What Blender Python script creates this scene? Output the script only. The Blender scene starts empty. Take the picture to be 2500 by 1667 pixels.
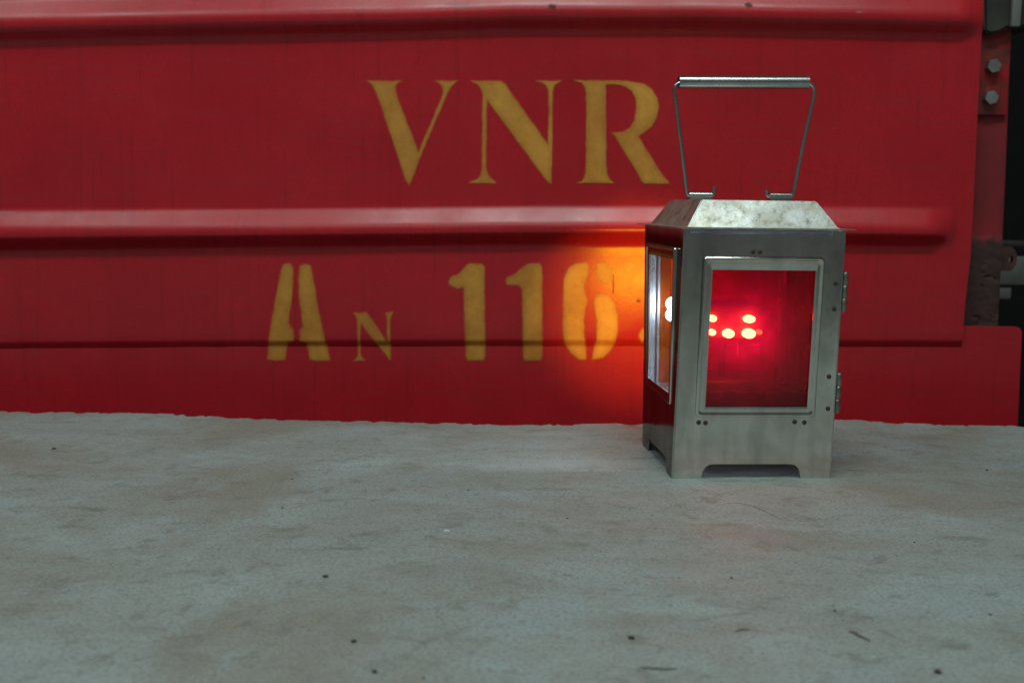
import bpy, bmesh, math, random
import numpy as np
from mathutils import Vector, Matrix, noise, geometry

random.seed(7)
S = bpy.context.scene
C = S.collection

# ------------------------------------------------------------------ camera
F_PX, PITCH, ROLL, CAM_H = 2873.9, 0.12073, 0.01439, 0.23768   # focal length in photo pixels (2500 wide), radians, metres above the platform
cam_d = bpy.data.cameras.new('camera')
cam = bpy.data.objects.new('camera', cam_d); C.objects.link(cam)
cp, sp_ = math.cos(PITCH), math.sin(PITCH)
FW = Vector((0, cp, -sp_)); UP0 = Vector((0, sp_, cp)); RT0 = Vector((1, 0, 0))
RT = RT0 * math.cos(ROLL) + UP0 * math.sin(ROLL)
UP = UP0 * math.cos(ROLL) - RT0 * math.sin(ROLL)
M = Matrix((( RT.x, UP.x, -FW.x, 0), (RT.y, UP.y, -FW.y, 0), (RT.z, UP.z, -FW.z, CAM_H), (0, 0, 0, 1)))
cam.matrix_world = M
cam_d.sensor_fit = 'HORIZONTAL'; cam_d.sensor_width = 36
cam_d.lens = F_PX / 2500 * 36
cam_d.clip_start = 0.02; cam_d.clip_end = 60
cam_d.dof.use_dof = True; cam_d.dof.focus_distance = 1.03; cam_d.dof.aperture_fstop = 9
S.camera = cam

# ------------------------------------------------------------------ world, lamps, exposure
wd = bpy.data.worlds.new('World'); S.world = wd; wd.use_nodes = True
bg = wd.node_tree.nodes['Background']
bg.inputs[0].default_value = (0.80, 0.90, 0.86, 1); bg.inputs[1].default_value = 0.08

def tube_lamp(name, loc, sx, sy, watt, col, target):
    l = bpy.data.lights.new(name, 'AREA'); l.shape = 'RECTANGLE'; l.size = sx; l.size_y = sy
    l.energy = watt; l.color = col
    o = bpy.data.objects.new(name, l); C.objects.link(o); o.location = loc
    o.rotation_euler = (Vector(target) - Vector(loc)).to_track_quat('-Z', 'Y').to_euler()
    return o
COOL = (0.86, 1.0, 0.96)
tube_lamp('ceiling_lamp', (0.15, 0.10, 2.75), 1.5, 0.24, 34, COOL, (0.15, 0.25, 0))
tube_lamp('ceiling_lamp', (-1.75, 0.10, 2.75), 1.5, 0.24, 20, COOL, (-1.6, 0.25, 0))
tube_lamp('ceiling_lamp', (0.0, -1.25, 2.75), 2.4, 0.30, 13, COOL, (0.0, -1.0, 0))

vs = S.view_settings
vs.view_transform = 'Standard'; vs.look = 'None'; vs.gamma = 1; vs.exposure = 0; vs.use_curve_mapping = False
S.render.engine = 'CYCLES'
cy = S.cycles
cy.use_denoising = True; cy.denoiser = 'OPENIMAGEDENOISE'
cy.max_bounces = 12; cy.transparent_max_bounces = 16; cy.glossy_bounces = 6; cy.diffuse_bounces = 5; cy.transmission_bounces = 8
cy.sample_clamp_indirect = 6
cy.caustics_reflective = True; cy.caustics_refractive = False

# ------------------------------------------------------------------ measuring: sight lines of the survey onto real planes
def ray(px, py):
    x, y = px - 1250, py - 833.5
    c, s = math.cos(ROLL), math.sin(ROLL)
    xr, yr = x * c + y * s, -x * s + y * c
    return RT0 * (xr / F_PX) + UP0 * (-yr / F_PX) + FW
CAM = Vector((0, 0, CAM_H))
def on_y(px, py, Y):
    d = ray(px, py); return CAM + d * (Y / d.y)
def on_z(px, py, Z=0.0):
    d = ray(px, py); return CAM + d * ((Z - CAM_H) / d.z)

# ------------------------------------------------------------------ materials
def mat(name):
    m = bpy.data.materials.new(name); m.use_nodes = True
    nt = m.node_tree; b = nt.nodes['Principled BSDF']
    return m, nt, b
def nd(nt, typ, **kw):
    n = nt.nodes.new(typ)
    for k, v in kw.items():
        if k.startswith('i_'):
            key = k[2:]
            n.inputs[int(key) if key.isdigit() else key.replace('_', ' ')].default_value = v
        else: setattr(n, k, v)
    return n
def coords(nt, scale=(1, 1, 1), rot=(0, 0, 0)):
    t = nd(nt, 'ShaderNodeTexCoord'); mp = nd(nt, 'ShaderNodeMapping')
    mp.inputs['Scale'].default_value = scale; mp.inputs['Rotation'].default_value = rot
    nt.links.new(t.outputs['Object'], mp.inputs[0]); return mp.outputs[0]
def noise_n(nt, vec, scale, detail=4, rough=.55, dist=0):
    n = nd(nt, 'ShaderNodeTexNoise'); n.inputs['Scale'].default_value = scale; n.inputs['Detail'].default_value = detail
    n.inputs['Roughness'].default_value = rough; n.inputs['Distortion'].default_value = dist
    nt.links.new(vec, n.inputs['Vector']); return n.outputs['Fac']
def ramp(nt, fac, stops):
    r = nd(nt, 'ShaderNodeValToRGB'); e = r.color_ramp.elements
    while len(e) < len(stops): e.new(.5)
    for q, (p, c) in zip(e, stops):
        q.position = p; q.color = (*c, 1) if len(c) == 3 else c
    nt.links.new(fac, r.inputs[0]); return r.outputs['Color']
def g(v): return (v, v, v)
def mix(nt, fac, a, b, mode='MIX'):
    n = nd(nt, 'ShaderNodeMix', data_type='RGBA', blend_type=mode)
    for sock, v in ((n.inputs[0], fac), (n.inputs[6], a), (n.inputs[7], b)):
        if isinstance(v, (int, float)): sock.default_value = v
        elif isinstance(v, tuple): sock.default_value = (*v, 1)
        else: nt.links.new(v, sock)
    return n.outputs[2]
def bump(nt, b, h, strength, dist=.001):
    n = nd(nt, 'ShaderNodeBump'); n.inputs['Strength'].default_value = strength; n.inputs['Distance'].default_value = dist
    nt.links.new(h, n.inputs['Height']); nt.links.new(n.outputs[0], b.inputs['Normal'])

def red_paint(name, dirt=0.0):
    m, nt, b = mat(name); v = coords(nt)
    base = ramp(nt, noise_n(nt, v, 5.5, 8, .68), [(.28, (.45, .015, .022)), (.5, (.56, .018, .028)), (.72, (.66, .023, .034))])
    base = mix(nt, ramp(nt, noise_n(nt, v, 900, 2, .5), [(.38, g(0)), (.66, g(.75))]), base, (.40, .017, .028))
    streak = ramp(nt, noise_n(nt, coords(nt, (1.2, 1, 26)), 6, 5, .6), [(.52, g(0)), (.72, g(.5))])
    base = mix(nt, streak, base, (.38, .034, .042))
    runs = ramp(nt, noise_n(nt, coords(nt, (30, 1, 1.1)), 5, 5, .65), [(.55, g(0)), (.74, g(.55))])
    base = mix(nt, runs, base, (.27, .016, .020))
    chip = ramp(nt, noise_n(nt, coords(nt, (1, 1, 2.2)), 55, 6, .7), [(.715, g(0)), (.735, g(.8))])
    base = mix(nt, chip, base, (.10, .022, .02))
    if dirt:
        dm = ramp(nt, noise_n(nt, v, 22, 6, .65, .6), [(.40, g(0)), (.58, g(dirt))])
        base = mix(nt, dm, base, (.075, .045, .035))
    nt.links.new(base, b.inputs['Base Color'])
    rg = ramp(nt, noise_n(nt, v, 9, 5, .6), [(.3, g(.22)), (.7, g(.38))])
    nt.links.new(rg, b.inputs['Roughness'])
    b.inputs['Specular IOR Level'].default_value = .38
    h = noise_n(nt, v, 260, 3, .5)
    bump(nt, b, h, .10, .0006)
    return m
RED = red_paint('red_paint')
RED_DIRTY = red_paint('red_paint_dirty', .75)

# spray paint: 'cover' says how thickly the stencil was sprayed
YEL, nt, b = mat('yellow_stencil_paint'); v = coords(nt)
nt.links.new(ramp(nt, noise_n(nt, v, 14, 4, .6), [(.3, (.70, .325, .05)), (.7, (.82, .40, .065))]), b.inputs['Base Color'])
b.inputs['Roughness'].default_value = .48
at = nd(nt, 'ShaderNodeAttribute', attribute_name='cover')
wear = mix(nt, 1.0, ramp(nt, noise_n(nt, v, 700, 3, .6), [(.34, g(.86)), (.56, g(1))]), ramp(nt, noise_n(nt, v, 16, 5, .65), [(.34, g(.66)), (.58, g(1))]), 'MULTIPLY')
mul = nd(nt, 'ShaderNodeMath', operation='MULTIPLY'); nt.links.new(at.outputs['Fac'], mul.inputs[0]); nt.links.new(wear, mul.inputs[1])
nt.links.new(mul.outputs[0], b.inputs['Alpha'])

# platform concrete
CON, nt, b = mat('worn_concrete'); v = coords(nt); vs_ = coords(nt, (1, 1.7, 1), (0, 0, .35))
c1 = ramp(nt, noise_n(nt, vs_, 8, 8, .72, .6), [(.32, (.255, .265, .245)), (.44, (.29, .315, .30)), (.54, (.305, .345, .335)), (.70, (.345, .415, .42))])
c2 = mix(nt, ramp(nt, noise_n(nt, v, 3.3, 7, .66, .8), [(.49, g(0)), (.61, g(.75))]), c1, (.24, .225, .18))
c2 = mix(nt, ramp(nt, noise_n(nt, coords(nt, (1, 1.3, 1), (0, 0, .5)), 4.3, 7, .64, .6), [(.53, g(0)), (.66, g(.6))]), c2, (.32, .41, .43))
c2 = mix(nt, ramp(nt, noise_n(nt, coords(nt, (1, 1.3, 1), (0, 0, -.2)), 26, 7, .74, .5), [(.54, g(0)), (.66, g(.8))]), c2, (.165, .17, .145))
c2 = mix(nt, ramp(nt, noise_n(nt, v, 90, 6, .75), [(.30, g(.9)), (.46, g(0)), (.60, g(0)), (.72, g(.5))]), c2, (.185, .20, .185))
c2 = mix(nt, ramp(nt, noise_n(nt, v, 380, 3, .75), [(.34, g(.75)), (.52, g(0))]), c2, (.15, .165, .155))
c2 = mix(nt, ramp(nt, noise_n(nt, v, 520, 2, .6), [(.52, g(0)), (.68, g(.35))]), c2, (.43, .49, .48))
vo = nd(nt, 'ShaderNodeTexVoronoi'); vo.inputs['Scale'].default_value = 65; nt.links.new(v, vo.inputs['Vector'])
spk = ramp(nt, vo.outputs['Distance'], [(.04, g(1)), (.09, g(0))])
gate = ramp(nt, noise_n(nt, v, 30, 1), [(.52, g(0)), (.58, g(.8))])
mm = nd(nt, 'ShaderNodeMath', operation='MULTIPLY'); nt.links.new(spk, mm.inputs[0]); nt.links.new(gate, mm.inputs[1])
c2 = mix(nt, mm.outputs[0], c2, (.06, .06, .055))
sc_ = noise_n(nt, coords(nt, (6, 190, 1), (0, 0, .06)), 3.2, 2, .5)
sg = ramp(nt, noise_n(nt, v, 6, 3), [(.58, g(0)), (.66, g(.55))])
s2 = nd(nt, 'ShaderNodeMath', operation='MULTIPLY'); nt.links.new(ramp(nt, sc_, [(.70, g(0)), (.74, g(1))]), s2.inputs[0]); nt.links.new(sg, s2.inputs[1])
c2 = mix(nt, s2.outputs[0], c2, (.50, .55, .54))
nt.links.new(c2, b.inputs['Base Color'])
nt.links.new(ramp(nt, noise_n(nt, vs_, 12, 5, .6), [(.3, g(.50)), (.7, g(.72))]), b.inputs['Roughness'])
hh = nd(nt, 'ShaderNodeMath', operation='ADD'); nt.links.new(noise_n(nt, v, 120, 5, .7), hh.inputs[0]); nt.links.new(noise_n(nt, v, 600, 3, .6), hh.inputs[1])
bump(nt, b, hh.outputs[0], .22, .0009)

def tin(name, col=(.84, .82, .76), r0=.07, r1=.15, stain=.42, tarn=(.42, .41, .36)):
    m, nt, b = mat(name); v = coords(nt)
    base = mix(nt, ramp(nt, noise_n(nt, v, 38, 6, .65, .4), [(.42, g(0)), (.68, g(stain))]), col, tarn)
    base = mix(nt, ramp(nt, noise_n(nt, v, 160, 3, .6), [(.70, g(0)), (.80, g(.3))]), base, (.26, .24, .20))
    br_ = noise_n(nt, coords(nt, (1, 1, .05)), 70, 4, .6)
    base = mix(nt, ramp(nt, br_, [(.35, g(.45)), (.60, g(0))]), base, tuple(c * .62 for c in col))
    sm = noise_n(nt, coords(nt, (1, 1, .45)), 26, 5, .6, .5)
    base = mix(nt, ramp(nt, sm, [(.50, g(0)), (.68, g(.6))]), base, tuple(c * .5 for c in col))
    nt.links.new(base, b.inputs['Base Color']); b.inputs['Metallic'].default_value = 1; b.inputs['Specular Tint'].default_value = (.34, .34, .34, 1)
    nt.links.new(ramp(nt, noise_n(nt, v, 30, 6, .65), [(.3, g(r0)), (.7, g(r1))]), b.inputs['Roughness'])
    bump(nt, b, noise_n(nt, v, 11, 2, .4), .16, .0015)
    return m
TIN = tin('tinplate')
TIN_IN = tin('tinplate_inside', (.66, .69, .74), .22, .36, .3)
nt = TIN_IN.node_tree; b = nt.nodes['Principled BSDF']; b.inputs['Metallic'].default_value = .8
bump(nt, b, noise_n(nt, coords(nt, (1, 1, .03)), 160, 3, .6), .35, .0008)
STEEL = tin('bright_wire_steel', (.62, .64, .62), .22, .30, .2)
LAV = tin('lavender_tinplate', (.46, .46, .58), .25, .4, .3)
HINGE = tin('hinge_steel', (.42, .38, .35), .30, .45, .5, (.20, .15, .12))
# weathered roof: dull oxide bloom over the tin
ROOF, nt, b = mat('oxidised_tinplate'); v = coords(nt)
ox = ramp(nt, noise_n(nt, v, 45, 7, .68, .8), [(.36, g(0)), (.60, g(1))])
nt.links.new(mix(nt, ramp(nt, noise_n(nt, v, 75, 7, .75, .5), [(.50, g(0)), (.62, g(.65))]), mix(nt, ox, (.46, .48, .47), (.40, .395, .34)), (.15, .13, .09)), b.inputs['Base Color'])
nt.links.new(ramp(nt, noise_n(nt, v, 45, 7, .68, .8), [(.36, g(.95)), (.60, g(.60))]), b.inputs['Metallic'])
nt.links.new(ramp(nt, noise_n(nt, v, 30, 5, .6), [(.3, g(.28)), (.7, g(.5))]), b.inputs['Roughness'])
bump(nt, b, noise_n(nt, v, 220, 4, .6), .2, .0006)

WELD, nt, b = mat('brown_weld_mark'); b.inputs['Base Color'].default_value = (.10, .075, .045, 1); b.inputs['Metallic'].default_value = .6; b.inputs['Roughness'].default_value = .5
PLASTIC, nt, b = mat('dark_plastic'); b.inputs['Base Color'].default_value = (.04, .04, .045, 1); b.inputs['Roughness'].default_value = .4
BLACK, nt, b = mat('painted_darkness'); v = coords(nt)
nt.links.new(ramp(nt, noise_n(nt, v, 12, 4), [(.3, (.006, .006, .006)), (.7, (.014, .013, .012))]), b.inputs['Base Color']); b.inputs['Roughness'].default_value = .85  # near-black colour stands in for the darkness behind the wagon
DARKST, nt, b = mat('dusty_and_shaded_steel'); v = coords(nt)
nt.links.new(ramp(nt, noise_n(nt, v, 18, 5, .6), [(.35, (.018, .015, .013)), (.7, (.06, .055, .045))]), b.inputs['Base Color']); b.inputs['Roughness'].default_value = .7
GREYST, nt, b = mat('grey_painted_steel'); v = coords(nt)
nt.links.new(ramp(nt, noise_n(nt, v, 25, 5, .6), [(.3, (.14, .145, .135)), (.7, (.22, .225, .21))]), b.inputs['Base Color']); b.inputs['Roughness'].default_value = .6
BOLT = tin('zinc_bolt', (.55, .57, .56), .40, .55, .6, (.30, .25, .2))
RUSTR, nt, b = mat('rusty_red_steel'); v = coords(nt)
nt.links.new(ramp(nt, noise_n(nt, v, 60, 5, .6), [(.35, (.05, .022, .02)), (.7, (.12, .045, .04))]), b.inputs['Base Color']); b.inputs['Roughness'].default_value = .6
CRUMB, nt, b = mat('dark_crumb'); b.inputs['Base Color'].default_value = (.055, .05, .042, 1); b.inputs['Roughness'].default_value = .8
STRAW, nt, b = mat('dry_straw'); b.inputs['Base Color'].default_value = (.12, .10, .06, 1); b.inputs['Roughness'].default_value = .7
CHIPW, nt, b = mat('white_chip'); b.inputs['Base Color'].default_value = (.75, .75, .72, 1)

def glass(name, tint, haze, haze_col, scratch=0.0, blur=0.0):
    m = bpy.data.materials.new(name); m.use_nodes = True; nt = m.node_tree; nt.nodes.clear()
    out = nd(nt, 'ShaderNodeOutputMaterial'); v = coords(nt)
    tr = nd(nt, 'ShaderNodeBsdfTransparent'); tr.inputs[0].default_value = (*tint, 1)
    tl = nd(nt, 'ShaderNodeBsdfTranslucent'); tl.inputs[0].default_value = (*haze_col, 1)
    mx = nd(nt, 'ShaderNodeMixShader')
    hz = ramp(nt, noise_n(nt, v, 60, 6, .7), [(.3, g(haze * .6)), (.7, g(haze * 1.4))])
    if scratch:
        a = ramp(nt, noise_n(nt, coords(nt, (40, 1, 3), (0, .6, 0)), 5, 2, .5, .6), [(.715, g(0)), (.73, g(scratch))])
        b_ = ramp(nt, noise_n(nt, coords(nt, (3, 1, 40), (0, .5, 0)), 5, 2, .5, .6), [(.715, g(0)), (.73, g(scratch))])
        dots = ramp(nt, noise_n(nt, v, 500, 2, .5), [(.76, g(0)), (.79, g(scratch))])
        hz = mix(nt, 1.0, hz, mix(nt, 1.0, a, mix(nt, 1.0, b_, dots, 'ADD'), 'ADD'), 'ADD')
    nt.links.new(hz, mx.inputs[0]); nt.links.new(tr.outputs[0], mx.inputs[1]); nt.links.new(tl.outputs[0], mx.inputs[2])
    last = mx
    if blur:      # scratched surface spreads what comes through, put in for bloom round the LEDs
        rf = nd(nt, 'ShaderNodeBsdfRefraction'); rf.inputs['Color'].default_value = (*tint, 1); rf.inputs['Roughness'].default_value = .20; rf.inputs['IOR'].default_value = 1.03
        last = nd(nt, 'ShaderNodeMixShader'); last.inputs[0].default_value = blur
        nt.links.new(mx.outputs[0], last.inputs[1]); nt.links.new(rf.outputs[0], last.inputs[2])
    gl = nd(nt, 'ShaderNodeBsdfGlossy'); gl.inputs['Roughness'].default_value = .06
    lwt = nd(nt, 'ShaderNodeLayerWeight'); lwt.inputs[0].default_value = .5
    pw = nd(nt, 'ShaderNodeMath', operation='POWER'); nt.links.new(lwt.outputs['Facing'], pw.inputs[0]); pw.inputs[1].default_value = 5
    fr = nd(nt, 'ShaderNodeMath', operation='MULTIPLY_ADD'); nt.links.new(pw.outputs[0], fr.inputs[0]); fr.inputs[1].default_value = .6; fr.inputs[2].default_value = .04
    m2 = nd(nt, 'ShaderNodeMixShader'); nt.links.new(fr.outputs[0], m2.inputs[0]); nt.links.new(last.outputs[0], m2.inputs[1]); nt.links.new(gl.outputs[0], m2.inputs[2])
    nt.links.new(m2.outputs[0], out.inputs[0]); return m
RED_GLASS = glass('red_glass', (.36, .0085, .0024), .12, (.60, .0001, .022), .22, .62)
CLEAR_GLASS = glass('clear_glass', (.96, .97, .97), .003, (.8, .8, .8))
AMBER_GLASS = glass('amber_glass', (1.0, .40, .01), .10, (1.0, .34, .004))

def led_mat(name, strength):
    m = bpy.data.materials.new(name); m.use_nodes = True; nt = m.node_tree; nt.nodes.clear()
    out = nd(nt, 'ShaderNodeOutputMaterial'); e = nd(nt, 'ShaderNodeEmission'); e.inputs[0].default_value = (.82, .91, 1, 1); e.inputs[1].default_value = strength
    nt.links.new(e.outputs[0], out.inputs[0]); return m
LED_FRONT = led_mat('led_lit_front', 300)
LED_DIM = led_mat('led_lit_dim', 25)
LED_SIDE = led_mat('led_lit_side', 13)
LED_BACK = led_mat('led_lit_back', 50)

# ------------------------------------------------------------------ mesh helpers
def link(name, me, m=None, parent=None, smooth=None, **props):
    o = bpy.data.objects.new(name, me); C.objects.link(o)
    if m: me.materials.append(m)
    if parent: o.parent = parent
    if smooth is not None:
        me.polygons.foreach_set('use_smooth', [True] * len(me.polygons))
        if smooth < 179:
            me.set_sharp_from_angle(angle=math.radians(smooth))
    for k, v_ in props.items(): o[k] = v_
    return o
def mesh(name, vs, fs):
    me = bpy.data.meshes.new(name); me.from_pydata([tuple(v) for v in vs], [], fs); me.update()
    bm = bmesh.new(); bm.from_mesh(me); bmesh.ops.recalc_face_normals(bm, faces=bm.faces); bm.to_mesh(me); bm.free()
    return me
def empty(name, loc, rz=0, **props):
    o = bpy.data.objects.new(name, None); C.objects.link(o); o.location = loc; o.rotation_euler = (0, 0, rz); o.empty_display_size = .02
    for k, v_ in props.items(): o[k] = v_
    return o
def grid_sheet(P, back=None):
    """P[j][i] front points, back = offset vector; closed sheet"""
    nj, ni = len(P), len(P[0]); vs = [p for row in P for p in row]; fs = []
    idx = lambda j, i: j * ni + i
    for j in range(nj - 1):
        for i in range(ni - 1): fs.append((idx(j, i), idx(j, i + 1), idx(j + 1, i + 1), idx(j + 1, i)))
    if back is not None:
        n = len(vs); bv = Vector(back)
        rim = [idx(0, i) for i in range(ni)] + [idx(j, ni - 1) for j in range(1, nj)] + [idx(nj - 1, i) for i in range(ni - 2, -1, -1)] + [idx(j, 0) for j in range(nj - 2, 0, -1)]
        for k in rim: vs.append(Vector(vs[k]) + bv)
        L = len(rim)
        for k in range(L): fs.append((rim[k], rim[(k + 1) % L], n + (k + 1) % L, n + k))
    return vs, fs
def box_vf(x0, x1, y0, y1, z0, z1):
    vs = [(x, y, z) for z in (z0, z1) for y in (y0, y1) for x in (x0, x1)]
    return vs, [(0, 2, 3, 1), (4, 5, 7, 6), (0, 1, 5, 4), (2, 6, 7, 3), (0, 4, 6, 2), (1, 3, 7, 5)]
def bevel_box(name, x0, x1, y0, y1, z0, z1, bev=.002, seg=2):
    vs, fs = box_vf(x0, x1, y0, y1, z0, z1); me = bpy.data.meshes.new(name); me.from_pydata(vs, [], fs)
    bm = bmesh.new(); bm.from_mesh(me); bmesh.ops.recalc_face_normals(bm, faces=bm.faces)
    if bev: bmesh.ops.bevel(bm, geom=bm.edges[:], offset=bev, segments=seg, affect='EDGES', profile=.5)
    bm.to_mesh(me); bm.free(); return me
def tube(path, r, n=12, cap=True):
    """sweep of a circle along path points"""
    pts = [Vector(p) for p in path]; vs = []; fs = []
    prev = None
    for i, p in enumerate(pts):
        t = (pts[min(i + 1, len(pts) - 1)] - pts[max(i - 1, 0)]).normalized()
        if prev is None:
            a = t.orthogonal().normalized()
        else:
            a = (prev - t * prev.dot(t)).normalized()
        prev = a; b_ = t.cross(a)
        rr = r[i] if isinstance(r, (list, tuple)) else r
        for k in range(n):
            q = 2 * math.pi * k / n; vs.append(p + (a * math.cos(q) + b_ * math.sin(q)) * rr)
    for i in range(len(pts) - 1):
        for k in range(n): fs.append((i * n + k, i * n + (k + 1) % n, (i + 1) * n + (k + 1) % n, (i + 1) * n + k))
    if cap:
        fs.append(tuple(range(n - 1, -1, -1))); fs.append(tuple(range((len(pts) - 1) * n, len(pts) * n)))
    return vs, fs
def interp(x, tab):
    return float(np.interp(x, [t[0] for t in tab], [t[1] for t in tab]))
def smooth01(t):
    t = max(0, min(1, t)); return t * t * (3 - 2 * t)

# ================================================================== PLATFORM (what the lantern stands on)
EDGE_PX = [(0, 1001), (165, 1003), (400, 1006), (560, 1015), (700, 1022), (900, 1025), (1100, 1030), (1190, 1032), (1225, 1035), (1366, 1032), (1642, 1029), (1850, 1024), (2038, 1021.6), (2092, 1021.5), (2117, 1025), (2200, 1029), (2310, 1034), (2500, 1036)]
edge = [(p.x, p.y) for p in (on_z(a, b_) for a, b_ in EDGE_PX)]
def edge_y(x):
    y = interp(x, edge)
    y += .0030 * noise.noise((x * 22, 3.1, 0)) + .0020 * noise.noise((x * 210, 1.7, 0)) + .0010 * noise.noise((x * 480, 6.7, 0))
    y -= .011 * max(0, noise.noise((x * 42, 9.1, 0)) - .12) + .006 * max(0, noise.noise((x * 120, 4.1, 0)) - .2)
    return y
xs = np.concatenate([np.arange(-2.2, -.75, .02), np.arange(-.75, .75, .0015), np.arange(.75, 2.21, .02)])
prof = [(-3.9, 0), (-2.4, 0), (-1.6, 0), (-1.0, 0), (-.5, 0), (-.2, 0), (-.06, 0), (-.02, 0), (-.012, 0), (-.008, 0), (-.005, -.0004), (-.0025, -.0018), (-.0008, -.0045), (0, -.009), (.001, -.03), (0, -.10), (0, -.95)]
P = []
for dy, z in prof:
    row = []
    for x in xs:
        e = edge_y(float(x)); base = e if dy > -.3 else 1.3
        chip_ = max(0, noise.noise((x * 42, 9.1, 0)) - .05) * 1.6 + max(0, noise.noise((x * 120, 4.1, 0)) - .1) * .8
        zc_ = -.006 * chip_ * smooth01((dy + .012) / .008) if z > -.02 else 0
        row.append(Vector((float(x), base + dy + (.0012 * noise.noise((x * 90, z * 90, 4)) if dy >= -.005 else 0), z + zc_)))
    P.append(row)
vs_p, fs_p = grid_sheet(P)
pf = link('platform', mesh('platform', vs_p, fs_p), CON, None, 50, kind='structure', label='worn grey-green concrete platform with a chipped back edge')

# ================================================================== WAGON
YW = 1.44
wagon = empty('freight_wagon', (0, YW, -.95), 0, label='red painted steel freight wagon side with pressed ribs and yellow stencilled lettering', category='wagon')
WO = Vector((0, YW, -.95))
def wall_z(tab):    # survey pixels -> [(x, z)] on the wagon side
    return [(q.x, q.z) for q in (on_y(a, b_, YW) for a, b_ in tab)]
rib_mid_t = wall_z([(-900, 506), (0, 505), (700, 504), (1290, 497), (1900, 497), (2350, 503)])
rib_mid_b = wall_z([(-900, 627), (0, 622), (700, 612), (1290, 606), (1900, 607), (2350, 612)])
rib_top_b = wall_z([(-900, 128), (0, 118), (500, 106), (1000, 97), (1250, 89), (1700, 89), (2050, 97), (2400, 104)])
rib_top_t = [(x, z + .060) for x, z in rib_top_b]
crease = wall_z([(-900, 848), (0, 844), (700, 839), (1250, 837), (2353, 839)])
panel_r = sorted([(q.z, q.x) for q in (on_y(a, b_, YW) for a, b_ in [(2412, -260), (2400, 0), (2393, 153), (2386, 287), (2376, 478), (2368, 625), (2354, 750), (2348, 850)])])
def rib_profile(t):
    # t 0 at the upper foot, 1 at the lower foot: straight upper slope, rounded crest, short underside
    key = [(0, 0), (.03, .012), (.06, .04), (.10, .11), (.15, .22), (.40, .80), (.46, .91), (.52, .98), (.57, 1), (.61, .98), (.65, .92), (.70, .79), (.86, .20), (.91, .08), (.95, .025), (1, 0)]
    return interp(t, key)
RIB_A = .0140
x_end_mid = on_y(2345, 585, YW).x; x_end_top = on_y(2425, 60, YW).x
def dents(x, z):
    return .0034 * noise.noise((x * 2.1, z * 3.0, 5.5)) + .0012 * noise.noise((x * 7, z * 6, 1.5)) + .0003 * noise.noise((x * 26, z * 20, 2.5))
def rib_disp(x, z):
    d = 0
    for tt, bb, xe in ((rib_mid_t, rib_mid_b, x_end_mid), (rib_top_t, rib_top_b, x_end_top)):
        zt, zb = interp(x, tt), interp(x, bb)
        if zb <= z <= zt:
            e = smooth01((xe - x) / .045)
            d += RIB_A * rib_profile((zt - z) / (zt - zb)) * e
    return d
def surf_y(x, z):
    zc = interp(x, crease)
    y = dents(x, z) - rib_disp(x, z)
    y += .0034 * smooth01((zc + .005 - z) / .010)
    return YW + y
cols = list(np.arange(-1.7, .44, .02)) + list(np.arange(.44, .5601, .004))
XR_REF = .57
zT = .62
def row(fz):
    r = []
    for c in cols:
        f = (c + 1.7) / (XR_REF - .01 + 1.7)
        # stretch the columns so that the last one lies on the slanting right edge
        x = c
        z = fz(x)
        for _ in range(3):
            xr = interp(z, panel_r); x = -1.7 + (c + 1.7) * (xr + 1.7) / (cols[-1] + 1.7); z = fz(x)
        r.append((x, z))
    return r
fz_rows = []
def between(fa, fb, n, last=False):
    for k in range(n + (1 if last else 0)):
        fz_rows.append((lambda x, k=k: fa(x) + (fb(x) - fa(x)) * k / n))
T = lambda tab: (lambda x: interp(x, tab))
between(lambda x: zT, T(rib_top_t), 6)
between(T(rib_top_t), T(rib_top_b), 34)
between(T(rib_top_b), T(rib_mid_t), 12)
between(T(rib_mid_t), T(rib_mid_b), 34)
between(T(rib_mid_b), T([(x, z + .006) for x, z in crease]), 10)
P = []
for fz in fz_rows:
    P.append([Vector((x, YW + dents(x, z) - rib_disp(x, z), z)) for x, z in row(fz)])
for dz, dy in ((.006, 0), (.004, .0003), (.002, .0010), (0, .0019), (-.002, .0028), (-.004, .0033), (-.0055, .0065)):
    P.append([Vector((x, YW + dents(x, z) + dy, z)) for x, z in row(lambda x: interp(x, crease) + dz)])
P = [[q - WO for q in r_] for r_ in P]
vs_p, fs_p = grid_sheet(P, (0, .012, 0))
link('side_panel', mesh('side_panel', vs_p, fs_p), RED, wagon, 60)

# lower sill sheet: slides behind the side panel and runs further to the right
SY = YW + .0034
sill_r = sorted([(q.z, q.x) for q in (on_y(a, b_, SY) for a, b_ in [(2496, 790), (2494.5, 805), (2491, 870), (2484, 1035), (2470, 1300)])])
z_sill_t = on_y(2420, 797, SY).z
P = []
zr = [z_sill_t - .0, z_sill_t - .002] + list(np.linspace(z_sill_t - .006, -.40, 26))
for k, z in enumerate(zr):
    r_ = []
    for c in list(np.linspace(-1.7, .5, 60)) + list(np.linspace(.51, 1, 16)):
        xr = interp(z, sill_r) - (.006 if k == 0 else .0018 if k == 1 else 0)
        x = -1.7 + (xr + 1.7) * (c + 1.7) / 2.7
        zz = z + (.0012 * noise.noise((x * 30, 0, 2)) if k == 0 else 0)
        r_.append(Vector((x, SY + dents(x, zz) * .9 + .0 , zz)) - WO)
    P.append(r_)
vs_p, fs_p = grid_sheet(P, (0, .008, 0))
link('lower_sill', mesh('lower_sill', vs_p, fs_p), RED, wagon, 50)

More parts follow.
